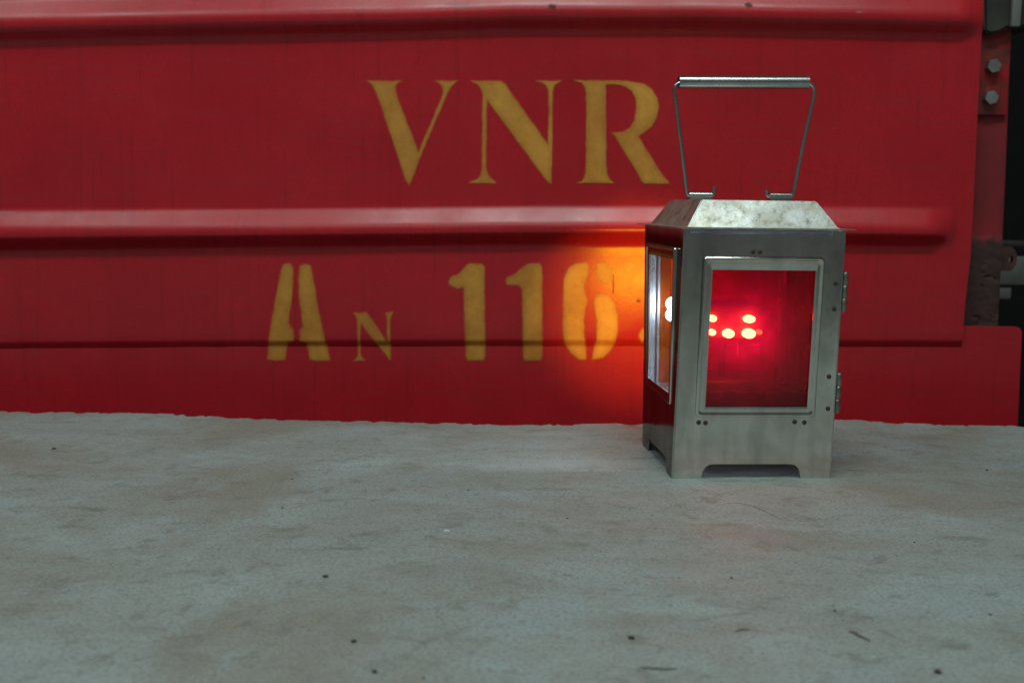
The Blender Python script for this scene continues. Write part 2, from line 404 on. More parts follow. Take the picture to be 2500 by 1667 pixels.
# corner post behind the right end of the panel, with caked dirt low down
PY = YW + .022
post_r = sorted([(q.z, q.x) for q in (on_y(a, b_, PY) for a, b_ in [(2474, -200), (2470, 20), (2467, 112), (2461, 287), (2453, 478), (2449, 560), (2436, 786), (2432, 900)])])
z_a, z_b = on_y(2430, 118, PY).z, on_y(2430, 830, PY).z
z_d0 = on_y(2410, 575, PY).z
P = []
for z in np.linspace(z_a, z_b, 150):
    r_ = []
    for c in np.linspace(0, 1, 26):
        xl = interp(z, panel_r) - .03; xr = interp(z, post_r); x = xl + (xr - xl) * c
        m_ = smooth01((z_d0 + .006 * noise.noise((x * 60, z * 40, 8)) - z) / .006)
        bumpv = .0
        if m_ > 0:
            n1 = noise.noise((x * 28 + z * 22, z * 40 - x * 20, 3)) + .25 * noise.noise((x * 120, z * 120, 1)); n2 = noise.noise((x * 140, z * 140, 6))
            crack = max(0, .06 - abs(n1)) / .06 * smooth01(noise.noise((x * 30, z * 22, 11)) * 2.5 + .4)
            bumpv = m_ * (.0016 + .0005 * n2 - .0024 * crack)
        if c < 1: y = PY - bumpv
        else: y = PY - bumpv + .001
        r_.append(Vector((float(x), y, float(z))) - WO)
    P.append(r_)
vs_p, fs_p = grid_sheet(P, (0, .03, 0))
post = link('corner_post', mesh('corner_post', vs_p, fs_p), None, wagon, 40)
# post paint: red above, dried mud below
m, nt, b = mat('post_paint_and_mud'); v = coords(nt)
base = ramp(nt, noise_n(nt, v, 18, 6, .65), [(.35, (.20, .018, .022)), (.7, (.34, .018, .026))])
sx = nd(nt, 'ShaderNodeSeparateXYZ'); tcn = nd(nt, 'ShaderNodeTexCoord'); nt.links.new(tcn.outputs['Object'], sx.inputs[0])
ad = nd(nt, 'ShaderNodeMath', operation='MULTIPLY_ADD'); nt.links.new(noise_n(nt, v, 60, 4, .6), ad.inputs[0]); ad.inputs[1].default_value = .035; nt.links.new(sx.outputs['Z'], ad.inputs[2])
mr = nd(nt, 'ShaderNodeMapRange'); mr.inputs['From Min'].default_value = z_d0 + .95 + .0175 + .004; mr.inputs['From Max'].default_value = z_d0 + .95 + .0175 - .012
nt.links.new(ad.outputs[0], mr.inputs['Value'])
mud = ramp(nt, noise_n(nt, v, 55, 6, .65), [(.35, (.045, .020, .019)), (.7, (.085, .040, .036))])
nt.links.new(mix(nt, mr.outputs[0], base, mud), b.inputs['Base Color']); b.inputs['Roughness'].default_value = .75
post.data.materials.append(m)

# bolted fish plate at the top of the post
def wl(px, py, Y): return on_y(px, py, Y) - WO
a0, a1 = wl(2389, 120, PY - .006), wl(2461, 281, PY - .006)
plate = link('bolt_plate', bevel_box('bolt_plate', a0.x, wl(2463, 200, PY - .006).x, PY - .006 - YW, PY - .0005 - YW, a1.z, a0.z + .03, .0012), RED_DIRTY, wagon, 40)
def hexbolt(px, py):
    c = wl(px, py, PY - .012); vs, fs = [], []
    R_ = .0092; prof_ = [(1.0, 0), (1.0, -.0075), (.90, -.0092), (0, -.0094)]
    for rr, dy in prof_[:3]:
        for k in range(6):
            q = math.pi / 3 * k + .25; vs.append((c.x + R_ * rr * math.cos(q), PY - .006 - YW + dy, c.z + R_ * rr * math.sin(q)))
    for j in range(2):
        for k in range(6): fs.append((j * 6 + k, j * 6 + (k + 1) % 6, j * 6 + 6 + (k + 1) % 6, j * 6 + 6 + k))
    fs.append(tuple(range(12, 18)))
    return link('bolt', mesh('bolt', vs, fs), BOLT, plate)
hexbolt(2426, 162); hexbolt(2419.6, 239)

# headstock bracket: recess shade in its dark colour, overhang added to shade the bolts
vs, fs = [], []
prof_px = [(2403, -140), (2403, 78), (2418, 84), (2440, 80), (2458, 70), (2500, 66), (2545, 66), (2545, -140)]
Yf, Yb = YW + .004, YW + .11
pts = [wl(a, b_, Yf) for a, b_ in prof_px]
n = len(pts)
vs = [(p.x, Yf - YW, p.z) for p in pts] + [(p.x, Yb - YW, p.z) for p in pts]
fs = [tuple(range(n)), tuple(range(2 * n - 1, n - 1, -1))] + [(k, (k + 1) % n, n + (k + 1) % n, n + k) for k in range(n)]
me = mesh('corner_bracket', vs, fs)
bm = bmesh.new(); bm.from_mesh(me); bmesh.ops.bevel(bm, geom=bm.edges[:], offset=.003, segments=2, affect='EDGES'); bm.to_mesh(me); bm.free()
br = link('corner_bracket', me, DARKST, wagon, 40)
a0, a1 = wl(2481, -140, Yf - .006), wl(2490, 66, Yf - .006)
link('bracket_rib', bevel_box('bracket_rib', a0.x, a1.x, Yf - .008 - YW, Yf - .0004 - YW, a1.z, a0.z, .0015), GREYST, br, 40)

# lashing eye on the post's outer edge
c = wl(2461, 632, PY + .012); hole = wl(2465, 635, PY + .012)
vs, fs = [], []; N = 28
for y in (-.004, .004):
    for k in range(N):
        q = 2 * math.pi * k / N
        vs.append((c.x + .0095 * math.cos(q) - (.006 if math.cos(q) < -.2 else 0), PY + .012 - YW + y, c.z + .0152 * math.sin(q)))
    for k in range(N):
        q = 2 * math.pi * k / N; vs.append((hole.x + .0027 * math.cos(q), PY + .012 - YW + y, hole.z + .0052 * math.sin(q)))
for k in range(N):
    k2 = (k + 1) % N
    fs += [(k, k2, N + k2, N + k), (2 * N + k, 3 * N + k, 3 * N + k2, 2 * N + k2), (k, 2 * N + k, 2 * N + k2, k2), (N + k, N + k2, 3 * N + k2, 3 * N + k)]
link('lashing_eye', mesh('lashing_eye', vs, fs), RUSTR, wagon, 40)
# unseen dark shell of the wagon's box, added to block light
vs, fs = box_vf(-1.68, .44, .05, 1.2, .45, 1.55)
link('light_block_box', mesh('light_block_box', vs, fs), BLACK, wagon)

# ------------------------------------------------------------------ stencilled lettering, sprayed on the sheet
def letter(name, polys, org, scale, soft=.0016, cover=1.0, thin=None, lab=None, m=None):
    L = []
    for poly in polys:
        L.append(np.array([(q.x, q.z) for q in (on_y(org[0] + a / scale, org[1] + b_ / scale, YW) for a, b_ in poly)]))
    allp = np.vstack(L); pad = .004; st = .0013
    gx = np.arange(allp[:, 0].min() - pad, allp[:, 0].max() + pad, st); gz = np.arange(allp[:, 1].min() - pad, allp[:, 1].max() + pad, st)
    X, Z = np.meshgrid(gx, gz)
    sd = np.full(X.shape, -1.0)
    jit = np.array([[noise.noise((x * 130, z * 130, 2)) for x in gx] for z in gz])
    for poly in L:
        d2 = np.full(X.shape, 1e9); ins = np.zeros(X.shape, bool); n = len(poly)
        for i in range(n):
            ax, az = poly[i]; bx, bz = poly[(i + 1) % n]
            ex, ez = bx - ax, bz - az; l2 = ex * ex + ez * ez + 1e-12
            t = np.clip(((X - ax) * ex + (Z - az) * ez) / l2, 0, 1)
            d2 = np.minimum(d2, (X - ax - t * ex) ** 2 + (Z - az - t * ez) ** 2)
            cond = (az > Z) != (bz > Z)
            xi = ax + (Z - az) * ex / (ez if abs(ez) > 1e-12 else 1e-12)
            ins ^= cond & (X < xi)
        s_ = np.sqrt(d2) * np.where(ins, 1, -1); sd = np.maximum(sd, s_)
    sd = sd + jit * .0007
    a = np.clip((sd + soft * .5) / soft, 0, 1); a = a * a * (3 - 2 * a)
    # spray builds up in the body of a stroke, thin strokes stay lean
    body = np.clip(sd / .006, 0, 1)
    a = a * (.74 + .26 * body) * cover
    ny, nx = X.shape; keep = {}; vs, cv, fs = [], [], []
    def vid(j, i):
        if (j, i) not in keep:
            x, z = float(X[j, i]), float(Z[j, i]); keep[(j, i)] = len(vs)
            vs.append((x, surf_y(x, z) - .0008 - YW, z + .95)); cv.append(float(a[j, i]))
        return keep[(j, i)]
    for j in range(ny - 1):
        for i in range(nx - 1):
            if a[j:j + 2, i:i + 2].max() > 0: fs.append((vid(j, i), vid(j, i + 1), vid(j + 1, i + 1), vid(j + 1, i)))
    me = bpy.data.meshes.new(name); me.from_pydata(vs, [], fs); me.update()
    at_ = me.attributes.new('cover', 'FLOAT', 'POINT'); at_.data.foreach_set('value', cv)
    o = link(name, me, m or YEL, wagon, 180)
    if lab: o['label'] = lab
    return o
O1, S1 = (860, 160), 2.8
V_ = [(100, 106), (345, 106), (315, 116), (298, 138), (296, 170), (303, 205), (452, 590), (537, 395), (612, 215), (622, 178), (614, 142), (588, 118), (560, 106), (722, 106), (700, 120), (675, 150), (650, 195), (638, 222), (560, 400), (468, 622), (430, 720), (395, 816), (388, 818), (365, 785), (190, 260), (165, 190), (140, 140), (120, 117)]
N_ = [(810, 106), (1012, 106), (1040, 124), (1075, 172), (1337, 540), (1344, 300), (1340, 172), (1326, 136), (1300, 118), (1252, 105), (1436, 105), (1402, 120), (1380, 142), (1370, 182), (1368, 540), (1361, 812), (1350, 808), (1322, 780), (922, 236), (918, 300), (915, 690), (925, 740), (945, 772), (985, 804), (803, 804), (805, 795), (850, 781), (879, 750), (887, 700), (890, 190), (879, 160), (855, 130), (825, 114)]
R_ = [(1520, 103), (1790, 103), (1890, 109), (1990, 125), (2050, 165), (2085, 225), (2094, 290), (2081, 360), (2046, 420), (1997, 458), (1957, 487), (2060, 655), (2130, 762), (2170, 808), (1995, 809), (1982, 798), (1958, 750), (1812, 512), (1795, 482), (1766, 457), (1800, 461), (1850, 454), (1900, 425), (1930, 370), (1943, 290), (1935, 220), (1910, 176), (1870, 146), (1820, 134), (1760, 130), (1734, 133), (1735, 300), (1738, 690), (1745, 750), (1765, 785), (1790, 804), (1535, 804), (1565, 792), (1585, 770), (1595, 730), (1600, 400), (1600, 200), (1590, 150), (1570, 120)]
letter('letter_v', [V_], O1, S1, .0026, .86)
letter('letter_n', [N_], O1, S1, .0022, .97)
letter('letter_r', [R_], O1, S1, .0018, 1.0)
O2, S2 = (600, 600), 2.352
A1 = [(230, 100), (258, 104), (272, 130), (270, 230), (262, 330), (250, 400), (247, 440), (260, 465), (275, 480), (275, 548), (240, 552), (232, 600), (222, 660), (150, 660), (120, 652), (128, 550), (165, 330), (200, 150), (212, 112)]
A2 = [(310, 112), (345, 105), (372, 115), (385, 180), (420, 380), (460, 560), (485, 660), (400, 664), (365, 655), (355, 600), (345, 555), (308, 550), (310, 480), (328, 465), (320, 430), (318, 380), (305, 300), (302, 200)]
n_ = [(618, 386), (692, 381), (712, 402), (812, 548), (812, 430), (808, 402), (795, 383), (848, 379), (836, 400), (830, 430), (833, 656), (824, 656), (664, 452), (658, 470), (657, 620), (665, 642), (692, 661), (613, 661), (635, 647), (644, 620), (642, 450), (633, 402)]
D1 = [(1285, 103), (1355, 103), (1372, 120), (1372, 300), (1376, 640), (1365, 658), (1275, 660), (1263, 640), (1262, 560), (1255, 400), (1253, 262), (1248, 240), (1215, 243), (1175, 228), (1165, 215), (1175, 180), (1215, 165), (1245, 140), (1265, 112)]
D2 = [(1620, 103), (1685, 100), (1702, 120), (1704, 640), (1695, 658), (1605, 660), (1592, 640), (1590, 400), (1586, 248), (1570, 228), (1500, 222), (1493, 200), (1500, 180), (1550, 160), (1585, 125)]
D6 = [[(1925, 97), (1955, 97), (1970, 115), (1965, 170), (1950, 195), (1942, 240), (1955, 285), (1962, 310), (1950, 360), (1942, 420), (1943, 520), (1955, 600), (1955, 655), (1915, 655), (1870, 620), (1830, 560), (1820, 480), (1822, 330), (1825, 190), (1850, 130), (1890, 103)],
      [(2015, 100), (2050, 95), (2090, 110), (2115, 140), (2112, 190), (2090, 213), (2060, 215), (2025, 195), (2010, 150)],
      [(2010, 280), (2050, 272), (2090, 285), (2120, 330), (2135, 400), (2135, 500), (2120, 560), (2090, 610), (2050, 645), (1990, 655), (1995, 610), (2015, 540), (2015, 430), (2005, 370), (1998, 320)]]
letter('letter_a', [A1, A2], O2, S2, .003, .85)
letter('small_letter_n', [n_], O2, S2, .0022, .9)
letter('digit_one', [D1], O2, S2, .003, .95)
letter('digit_one', [D2], O2, S2, .003, 1.0)
letter('digit_six', D6, O2, S2, .003, 1.0)
letter('full_stop', [[(2286 + 30 * math.cos(q), 516 + 42 * math.sin(q)) for q in np.linspace(0, 2 * math.pi, 20, endpoint=False)]], O2, S2, .003, .95)

# wear on the paint: rust spots on the upper rib, scuffs and scratches
def worn(name, col, rough):
    m_ = YEL.copy(); m_.name = name; b_ = m_.node_tree.nodes['Principled BSDF']
    for l in list(b_.inputs['Base Color'].links): m_.node_tree.links.remove(l)
    b_.inputs['Base Color'].default_value = (*col, 1); b_.inputs['Roughness'].default_value = rough
    return m_
RUSTP = worn('rust_stain', (.13, .035, .02), .8); SCUFF = worn('pale_scuff', (.55, .30, .30), .5); SOOT = worn('dark_scratch', (.09, .012, .012), .7)
def blot(cx, cy, rx, ry, seed):
    return [(cx + rx * (1 + .45 * noise.noise((math.cos(q) * 1.3 + seed, math.sin(q) * 1.3, 0))) * math.cos(q), cy + ry * (1 + .45 * noise.noise((math.cos(q) * 1.3, math.sin(q) * 1.3 + seed, 4))) * math.sin(q)) for q in np.linspace(0, 2 * math.pi, 18, endpoint=False)]
for k, (cx, cy, rx, ry) in enumerate(((1348, 20, 10, 7), (1822, 17, 9, 6))):
    letter('rust_spot', [blot(cx, cy, rx, ry, 3 + k)], (0, 0), 1, .002, .9, m=RUSTP)
letter('scratch', [[(1495.5, 672), (1498.5, 672), (1499, 694), (1497.5, 716), (1495.5, 716), (1496, 694)]], (0, 0), 1, .0014, .9, m=SOOT)
letter('scratch', [blot(1559, 734, 6, 4, 8)], (0, 0), 1, .0014, .8, m=SOOT)
letter('scuff', [blot(1110, 12, 34, 4, 1), blot(1128, 22, 18, 3, 2)], (0, 0), 1, .004, .55, m=SCUFF)
letter('scuff', [blot(2088, 36, 8, 2.5, 6)], (0, 0), 1, .002, .6, m=SCUFF)
letter('scuff', [blot(20, 520, 26, 3, 9)], (0, 0), 1, .003, .5, m=SCUFF)
letter('scuff', [blot(1119, 701, 2.5, 4, 12)], (0, 0), 1, .0012, .9, m=SCUFF)

# ================================================================== DARK HALL BEHIND
vs, fs = box_vf(-3, 5, 4.0, 4.1, -.95, 3.2)
link('wall', mesh('wall', vs, fs), BLACK, None, None, kind='structure', label='back wall of the hall behind the wagon, coloured black for the darkness')
vs, fs = box_vf(-4, 5, -3.5, 4.1, -1.05, -.95)
link('floor', mesh('floor', vs, fs), DARKST, None, None, kind='structure', label='dark dusty floor of the hall')
# grey steel rack just visible past the wagon's end
RY = 1.80
def at_r(px, py): return on_y(px, py, RY)
rk = empty('steel_rack', (at_r(2600, 700).x, RY, -.95), 0, label='grey steel rack in the dark behind the red wagon end', category='rack')
ro = rk.location.copy()
def rack_part(name, x0, x1, y0, y1, yb=.03, dy=0, m=GREYST):
    a, b_ = at_r(x0, y0), at_r(x1, y1)
    link(name, bevel_box(name, a.x - ro.x, b_.x - ro.x, dy, dy + yb, b_.z - ro.z, a.z - ro.z, .003), m, rk, 40)
rack_part('top_rail', 2400, 2640, 588, 608, .03, .02, DARKST)
rack_part('lower_rail', 2400, 2640, 626, 699, .03, 0)
rack_part('gusset', 2420, 2472, 700, 732, .03, .004)
a = at_r(2640, 580); z1 = a.z - ro.z
link('leg', bevel_box('leg', a.x - ro.x + .001, a.x - ro.x + .041, 0, .05, 0, z1, .003), GREYST, rk, 40)

# ================================================================== LANTERN
W = .14; HW = .07; LH = .21442
LA = .07239; LX, LY = .1395, .99429
SF, SB, SYH = .00496, -.0025, .00457
lc, ls = math.cos(LA), math.sin(LA)
LO = Vector((LX + HW * lc - HW * ls, LY + HW * ls + HW * lc, 0))
lantern = empty('signal_lantern', LO, LA, label='lit tinplate signal lantern with red front pane and wire bail handle on platform', category='lantern')
def warp(p):
    u, v, z = p; vv = (v + HW) / W; k = z / LH
    return Vector((u + (SF * (1 - vv) + SB * vv) * k, v + SYH * k, z))
def to_local(q):
    d = Vector(q) - LO; return Vector((d.x * lc + d.y * ls, -d.x * ls + d.y * lc, d.z))
def on_v(px, py, v):            # sight line met with the lantern's plane at depth v
    d = ray(px, py); o = to_local(CAM); dl = Vector((d.x * lc + d.y * ls, -d.x * ls + d.y * lc, d.z))
    return o + dl * ((v - o.y) / dl.y)
def lpart(name, vs, fs, m, parent=lantern, smooth=30, wp=True, inside=None, **props):
    if wp: vs = [warp(v) for v in vs]
    o = link(name, mesh(name, vs, fs), m, parent, smooth, **props)
    if inside:      # bare sheet on the inner face
        o.data.materials.append(inside)
        for p in o.data.polygons:
            c = p.center; n = p.normal
            if n.x * c.x + n.y * c.y < -.02: p.material_index = 1
    return o
TH = .0009
def plate2d(outline, holes, place, th):
    """flat sheet: outline and holes in 2-D, place(a, b, depth) -> point"""
    loops = [outline] + holes
    tri = geometry.tessellate_polygon([[Vector((a, b_, 0)) for a, b_ in lp] for lp in loops])
    flat = [p for lp in loops for p in lp]; n = len(flat)
    vs = [place(a, b_, 0) for a, b_ in flat] + [place(a, b_, th) for a, b_ in flat]
    fs = [tuple(t) for t in tri] + [tuple(n + k for k in reversed(t)) for t in tri]
    o = 0
    for lp in loops:
        L = len(lp)
        for k in range(L): fs.append((o + k, o + (k + 1) % L, n + o + (k + 1) % L, n + o + k))
        o += L
    return vs, fs
def arc(cx, cz, r, a0, a1, n=8):
    return [(cx + r * math.cos(math.radians(a0 + (a1 - a0) * k / n)), cz + r * math.sin(math.radians(a0 + (a1 - a0) * k / n))) for k in range(n + 1)]
NZ, NR = .0125, .009
def wall_outline(a0, a1, n0, n1):
    # feet: a shallow notch with rounded upper corners
    return [(a0, 0), (n0, 0)] + arc(n0 + NR + .001, NZ - NR, NR, 180, 90) + arc(n1 - NR - .001, NZ - NR, NR, 90, 0) + [(n1, 0), (a1, 0), (a1, LH), (a0, LH)]
def rect(a0, a1, b0, b1): return [(a0, b0), (a1, b0), (a1, b1), (a0, b1)]
fw = (-.0441, .0452, .06295, .18025)      # front opening u0,u1,z0,z1
ff = (-.0527, .0526, .0537, .1917)        # its raised frame
lw = (-.0441, .0452, .0700, .1872); lf = (-.0527, .0526, .0610, .1985)
vs, fs = plate2d(wall_outline(-HW, HW, -.0445, .0435), [rect(fw[0] - .001, fw[1] + .001, fw[2] - .001, fw[3] + .001), rect(-.0645, .0585, LH - .0040, LH - .0014)], lambda a, b_, d: (a, -HW + d, b_), TH)
front = lpart('front_wall', vs, fs, TIN, inside=TIN_IN)
s0, s1 = -HW + TH + .0002, HW - TH - .0002
vs, fs = plate2d(wall_outline(s0, s1, -.046, .044), [rect(lw[0] - .001, lw[1] + .001, lw[2] - .001, lw[3] + .001)], lambda a, b_, d: (-HW + d, a, b_), TH)
left = lpart('side_wall', vs, fs, TIN, inside=TIN_IN)
vs, fs = plate2d(wall_outline(s0, s1, -.046, .044), [], lambda a, b_, d: (HW - d, a, b_), TH)
right = lpart('door', vs, fs, TIN, inside=TIN_IN)
vs, fs = plate2d(wall_outline(-HW, HW, -.0445, .0435), [rect(lw[0] - .001, lw[1] + .001, lw[2] - .001, lw[3] + .001)], lambda a, b_, d: (a, HW - d, b_), TH)
back = lpart('back_wall', vs, fs, TIN, inside=TIN_IN)
vs, fs = box_vf(-.066, .062, -HW + .004, -HW + .0048, LH - .009, LH - .0002)  # baffle added behind the slot to dim the light strip under the eave
lpart('added_vent_baffle', vs, fs, LAV, smooth=None)
# steel rods along the folded front corners, added for edge highlights
vs, fs = tube([(-HW + .0006, -HW + .0006, .0005), (-HW + .0006, -HW + .0006, LH * .5), (-HW + .0006, -HW + .0006, LH - .001)], .0010, 8)
lpart('corner_fold', vs, fs, STEEL, smooth=60)
vs, fs = tube([(HW - .0006, -HW + .0006, .0005), (HW - .0006, -HW + .0006, LH * .5), (HW - .0006, -HW + .0006, LH - .001)], .0009, 8)
lpart('corner_fold', vs, fs, STEEL, smooth=60)

def ring(a0, a1, b0, b1, r, n=5):
    if r < 1e-6: r = 1e-5
    return arc(a1 - r, b1 - r, r, 0, 90, n) + arc(a0 + r, b1 - r, r, 90, 180, n) + arc(a0 + r, b0 + r, r, 180, 270, n) + arc(a1 - r, b0 + r, r, 270, 360, n)
def frame_vf(f, w, place, h=.0036):
    """pressed window frame: rounded outer shoulder, flat face, inner lip; lies flatter along its lower edge"""
    rings = []
    steps = [(0, 0), (.0001, .40), (.0005, .76), (.0011, .95), (.0017, 1.0), (.0023, .94), (.0029, .76), (.0034, .56), (.0040, .47), (.0048, .45)]
    for ins, hh in steps: rings.append((ring(f[0] + ins, f[1] - ins, f[2] + ins, f[3] - ins, .0032), hh))
    e = .0006
    rings.append((ring(w[0] - e, w[1] + e, w[2] - e, w[3] + e, .0008), .44)); rings.append((ring(w[0], w[1], w[2], w[3], .0003), .36)); rings.append((ring(w[0], w[1], w[2], w[3], .0003), .12))
    rings.append((ring(w[0] - .003, w[1] + .003, w[2] - .003, w[3] + .003, .0003), .10)); 
    vs, fs = [], []; n = len(rings[0][0])
    for lp, hh in rings:
        for a, b_ in lp:
            low = .30 + .70 * smooth01((b_ - f[2]) / (f[3] - f[2]) * 1.6)
            vs.append(place(a, b_, -.0002 - h * hh * low))
    for j in range(len(rings) - 1):
        for k in range(n): fs.append((j * n + k, j * n + (k + 1) % n, (j + 1) * n + (k + 1) % n, (j + 1) * n + k))
    return vs, fs
def pane_vf(w, place, d0, d1, ex=.0055):
    vs = [place(a, b_, d) for d in (d0, d1) for a, b_ in rect(w[0] - ex, w[1] + ex, w[2] - ex, w[3] + ex)]
    return vs, [(0, 1, 2, 3), (7, 6, 5, 4), (0, 4, 5, 1), (1, 5, 6, 2), (2, 6, 7, 3), (3, 7, 4, 0)]
PF = lambda a, b_, d: (a, -HW + d, b_)
PL = lambda a, b_, d: (-HW + d, a, b_)
PB = lambda a, b_, d: (a, HW - d, b_)
for nm, f, w, pl, gm, lab in (('front', ff, fw, PF, RED_GLASS, 'red glass pane'), ('left', lf, lw, PL, CLEAR_GLASS, 'clear glass pane'), ('back', lf, lw, PB, AMBER_GLASS, 'amber glass pane')):
    vs, fs = frame_vf(f, w, pl); fo = lpart('window_frame', vs, fs, TIN, smooth=40)
    # 2 mm pane: the stained, dirty face outside, plain glass inside
    ex = .0055 if nm != 'back' else .0135; d = TH + (.0012 if nm != 'back' else .007)
    vs, fs = pane_vf(w, pl, d, d + .002, ex)
    po = lpart('glass_pane', vs, fs, gm, fo, smooth=None); po['label'] = lab
    po.data.materials.append(CLEAR_GLASS); po.data.polygons[1].material_index = 1
    # pane clips inside the wall
    for a_ in (w[0] - ex - .002, w[1] + ex):
        vv = [pl(a, b_, dd) for dd in (TH + .0002, d + .0045) for a, b_ in rect(a_, a_ + .002, w[2] - ex, w[3] + ex)]
        lpart('pane_rail', vv, [(0, 1, 2, 3), (7, 6, 5, 4), (0, 4, 5, 1), (1, 5, 6, 2), (2, 6, 7, 3), (3, 7, 4, 0)], TIN_IN, fo, smooth=None)

# spot-weld marks
def weld(px, py, r=.0021):
    c = on_v(px, py, -HW); vs, fs = [], []; N = 14
    vs.append((c.x, -HW - .0006, c.z))
    for rr, d in ((.6, .0005), (1.0, .00015)):
        for k in range(N): q = 2 * math.pi * k / N; vs.append((c.x + r * rr * math.cos(q), -HW - d, c.z + r * rr * math.sin(q)))
    for k in range(N):
        fs += [(0, 1 + k, 1 + (k + 1) % N), (1 + k, 1 + N + k, 1 + N + (k + 1) % N, 1 + (k + 1) % N)]
    vs = [Vector(v_) + Vector((0, SYH * v_[2] / LH, 0)) for v_ in vs]
    lpart('weld_spot', vs, fs, WELD, front, 60, wp=False)
for q in ((1706.5, 1031.4), (1723, 1032.6), (1941, 1030), (1964.7, 1031.4), (1842, 616), (1858.8, 616), (2043.6, 693), (2039.6, 755), (2025.8, 920), (2022.6, 998)): weld(*q)

# hinges on the right edge
def hinge(y0, y1):
    zt, zb = on_v(2060, y0, -HW).z, on_v(2060, y1, -HW).z
    hx, hy = HW + .0026, -HW + .0012
    vs, fs = box_vf(HW + .0002, HW + .0009, -HW + .001, -HW + .016, zb, zt)
    h = lpart('hinge', vs, fs, HINGE, lantern, None)
    for k in range(3):
        a = zb + (zt - zb) * k / 3 + .0003; b_ = zb + (zt - zb) * (k + 1) / 3 - .0003
        vs, fs = tube([(hx, hy, a), (hx, hy, a + .0004), (hx, hy, b_ - .0004), (hx, hy, b_)], [.0021, .0024, .0024, .0021], 14)
        lpart('knuckle', vs, fs, HINGE, h, 50)
    vs, fs = tube([(hx, hy, zb - .0006), (hx, hy, zt + .0006)], .0012, 10); lpart('pin', vs, fs, STEEL, h, 50)
hinge(666, 762); hinge(912, 1008)

# roof: flat eave, hipped slopes, flat top
E_ = .0765; pb0, pb1 = -.0657, .0655; zi = .0151
top_px = on_v(1850, 489.7, pb0 + zi); ZT = top_px.z
zE = LH + .0004
vs = []; fs = []
eo = [(-E_, -E_ + .001), (E_, -E_ + .001), (E_, E_), (-E_, E_)]
ei = [(pb0, pb0), (pb1, pb0), (pb1, pb1), (pb0, pb1)]
et = [(pb0 + zi, pb0 + zi), (pb1 - zi, pb0 + zi), (pb1 - zi, pb1 - zi), (pb0 + zi, pb1 - zi)]
vs += [(a, b_, zE) for a, b_ in eo] + [(a, b_, zE + .0009) for a, b_ in eo] + [(a, b_, zE + .0012) for a, b_ in ei] + [(a, b_, ZT) for a, b_ in et]
for j in range(3):
    for k in range(4): fs.append((j * 4 + k, j * 4 + (k + 1) % 4, j * 4 + 4 + (k + 1) % 4, j * 4 + 4 + k))
fs += [(3, 2, 1, 0), (12, 13, 14, 15)]
me = mesh('roof', [warp(v_) for v_ in vs], fs)
bm = bmesh.new(); bm.from_mesh(me)
hip = [e for e in bm.edges if min(v_.co.z for v_ in e.verts) > zE + .001 and e.calc_length() > .01]
bmesh.ops.bevel(bm, geom=hip, offset=.0008, segments=2, affect='EDGES'); bm.to_mesh(me); bm.free()
roof = link('roof', me, ROOF, lantern, 25)
# bail handle: wire, grip tube and the two rolled ears on the roof
HV = 0.004
def hp(px, py, v=HV): return on_v(px, py, v)
wr = .0017
L0, L1 = hp(1678, 474), hp(1647, 228); R0, R1 = hp(1934, 476), hp(1988, 230)
gl, gr = hp(1657, 203), hp(1973, 203)
def corner(p0, p1, p2, n=7):
    return [p0 * (1 - t) ** 2 + p1 * 2 * t * (1 - t) + p2 * t * t for t in [k / n for k in range(n + 1)]]
cl = hp(1645, 202); cr = hp(1990, 203)
zL = hp(1680, 478).z; zR = hp(1930, 478).z
LI = hp(1741, 478); RI = hp(1874, 480)
path = [hp(1743, 455), hp(1742.5, 466)] + corner(hp(1742, 470), Vector((hp(1742, 478).x, HV, zL)), hp(1736, 478)) + [hp(1700, 477)] + corner(hp(1684, 477), hp(1678, 477), hp(1677, 468)) \
     + [hp(1661, 340)] + corner(L1, cl, hp(1665, 203)) + [hp(1815, 203)] + corner(hp(1966, 203), cr, R1) + [hp(1962, 345)] + corner(hp(1937, 470), hp(1935, 479), hp(1928, 479)) + [hp(1900, 479.5)] + corner(hp(1880, 480), hp(1873, 480), hp(1873, 474)) + [hp(1872, 464)]
vs, fs = tube(path, wr, 12); bail = lpart('bail_wire', vs, fs, STEEL, lantern, 60, wp=False)
# grip: sheet rolled round the wire, seam below, ends open
gl, gr = hp(1657, 201), hp(1973, 202); vs, fs = [], []; N = 30
ax = (gr - gl).normalized(); e1 = Vector((0, 1, 0)); e2 = ax.cross(e1)
for rr in (.0056, .0049):
    for p in (gl, gr):
        for k in range(N + 1):
            q = math.radians(-80 + 340 * k / N) + math.pi; vs.append(p + (e1 * math.cos(q + .5) + e2 * math.sin(q + .5)) * rr)
M1 = N + 1
for k in range(N):
    fs += [(k, k + 1, M1 + k + 1, M1 + k), (2 * M1 + k, 3 * M1 + k, 3 * M1 + k + 1, 2 * M1 + k + 1), (k, 2 * M1 + k, 2 * M1 + k + 1, k + 1), (M1 + k, M1 + k + 1, 3 * M1 + k + 1, 3 * M1 + k)]
fs += [(0, M1, 3 * M1, 2 * M1), (N, 2 * M1 + N, 3 * M1 + N, M1 + N)]
lpart('grip', vs, fs, STEEL, bail, 50, wp=False)
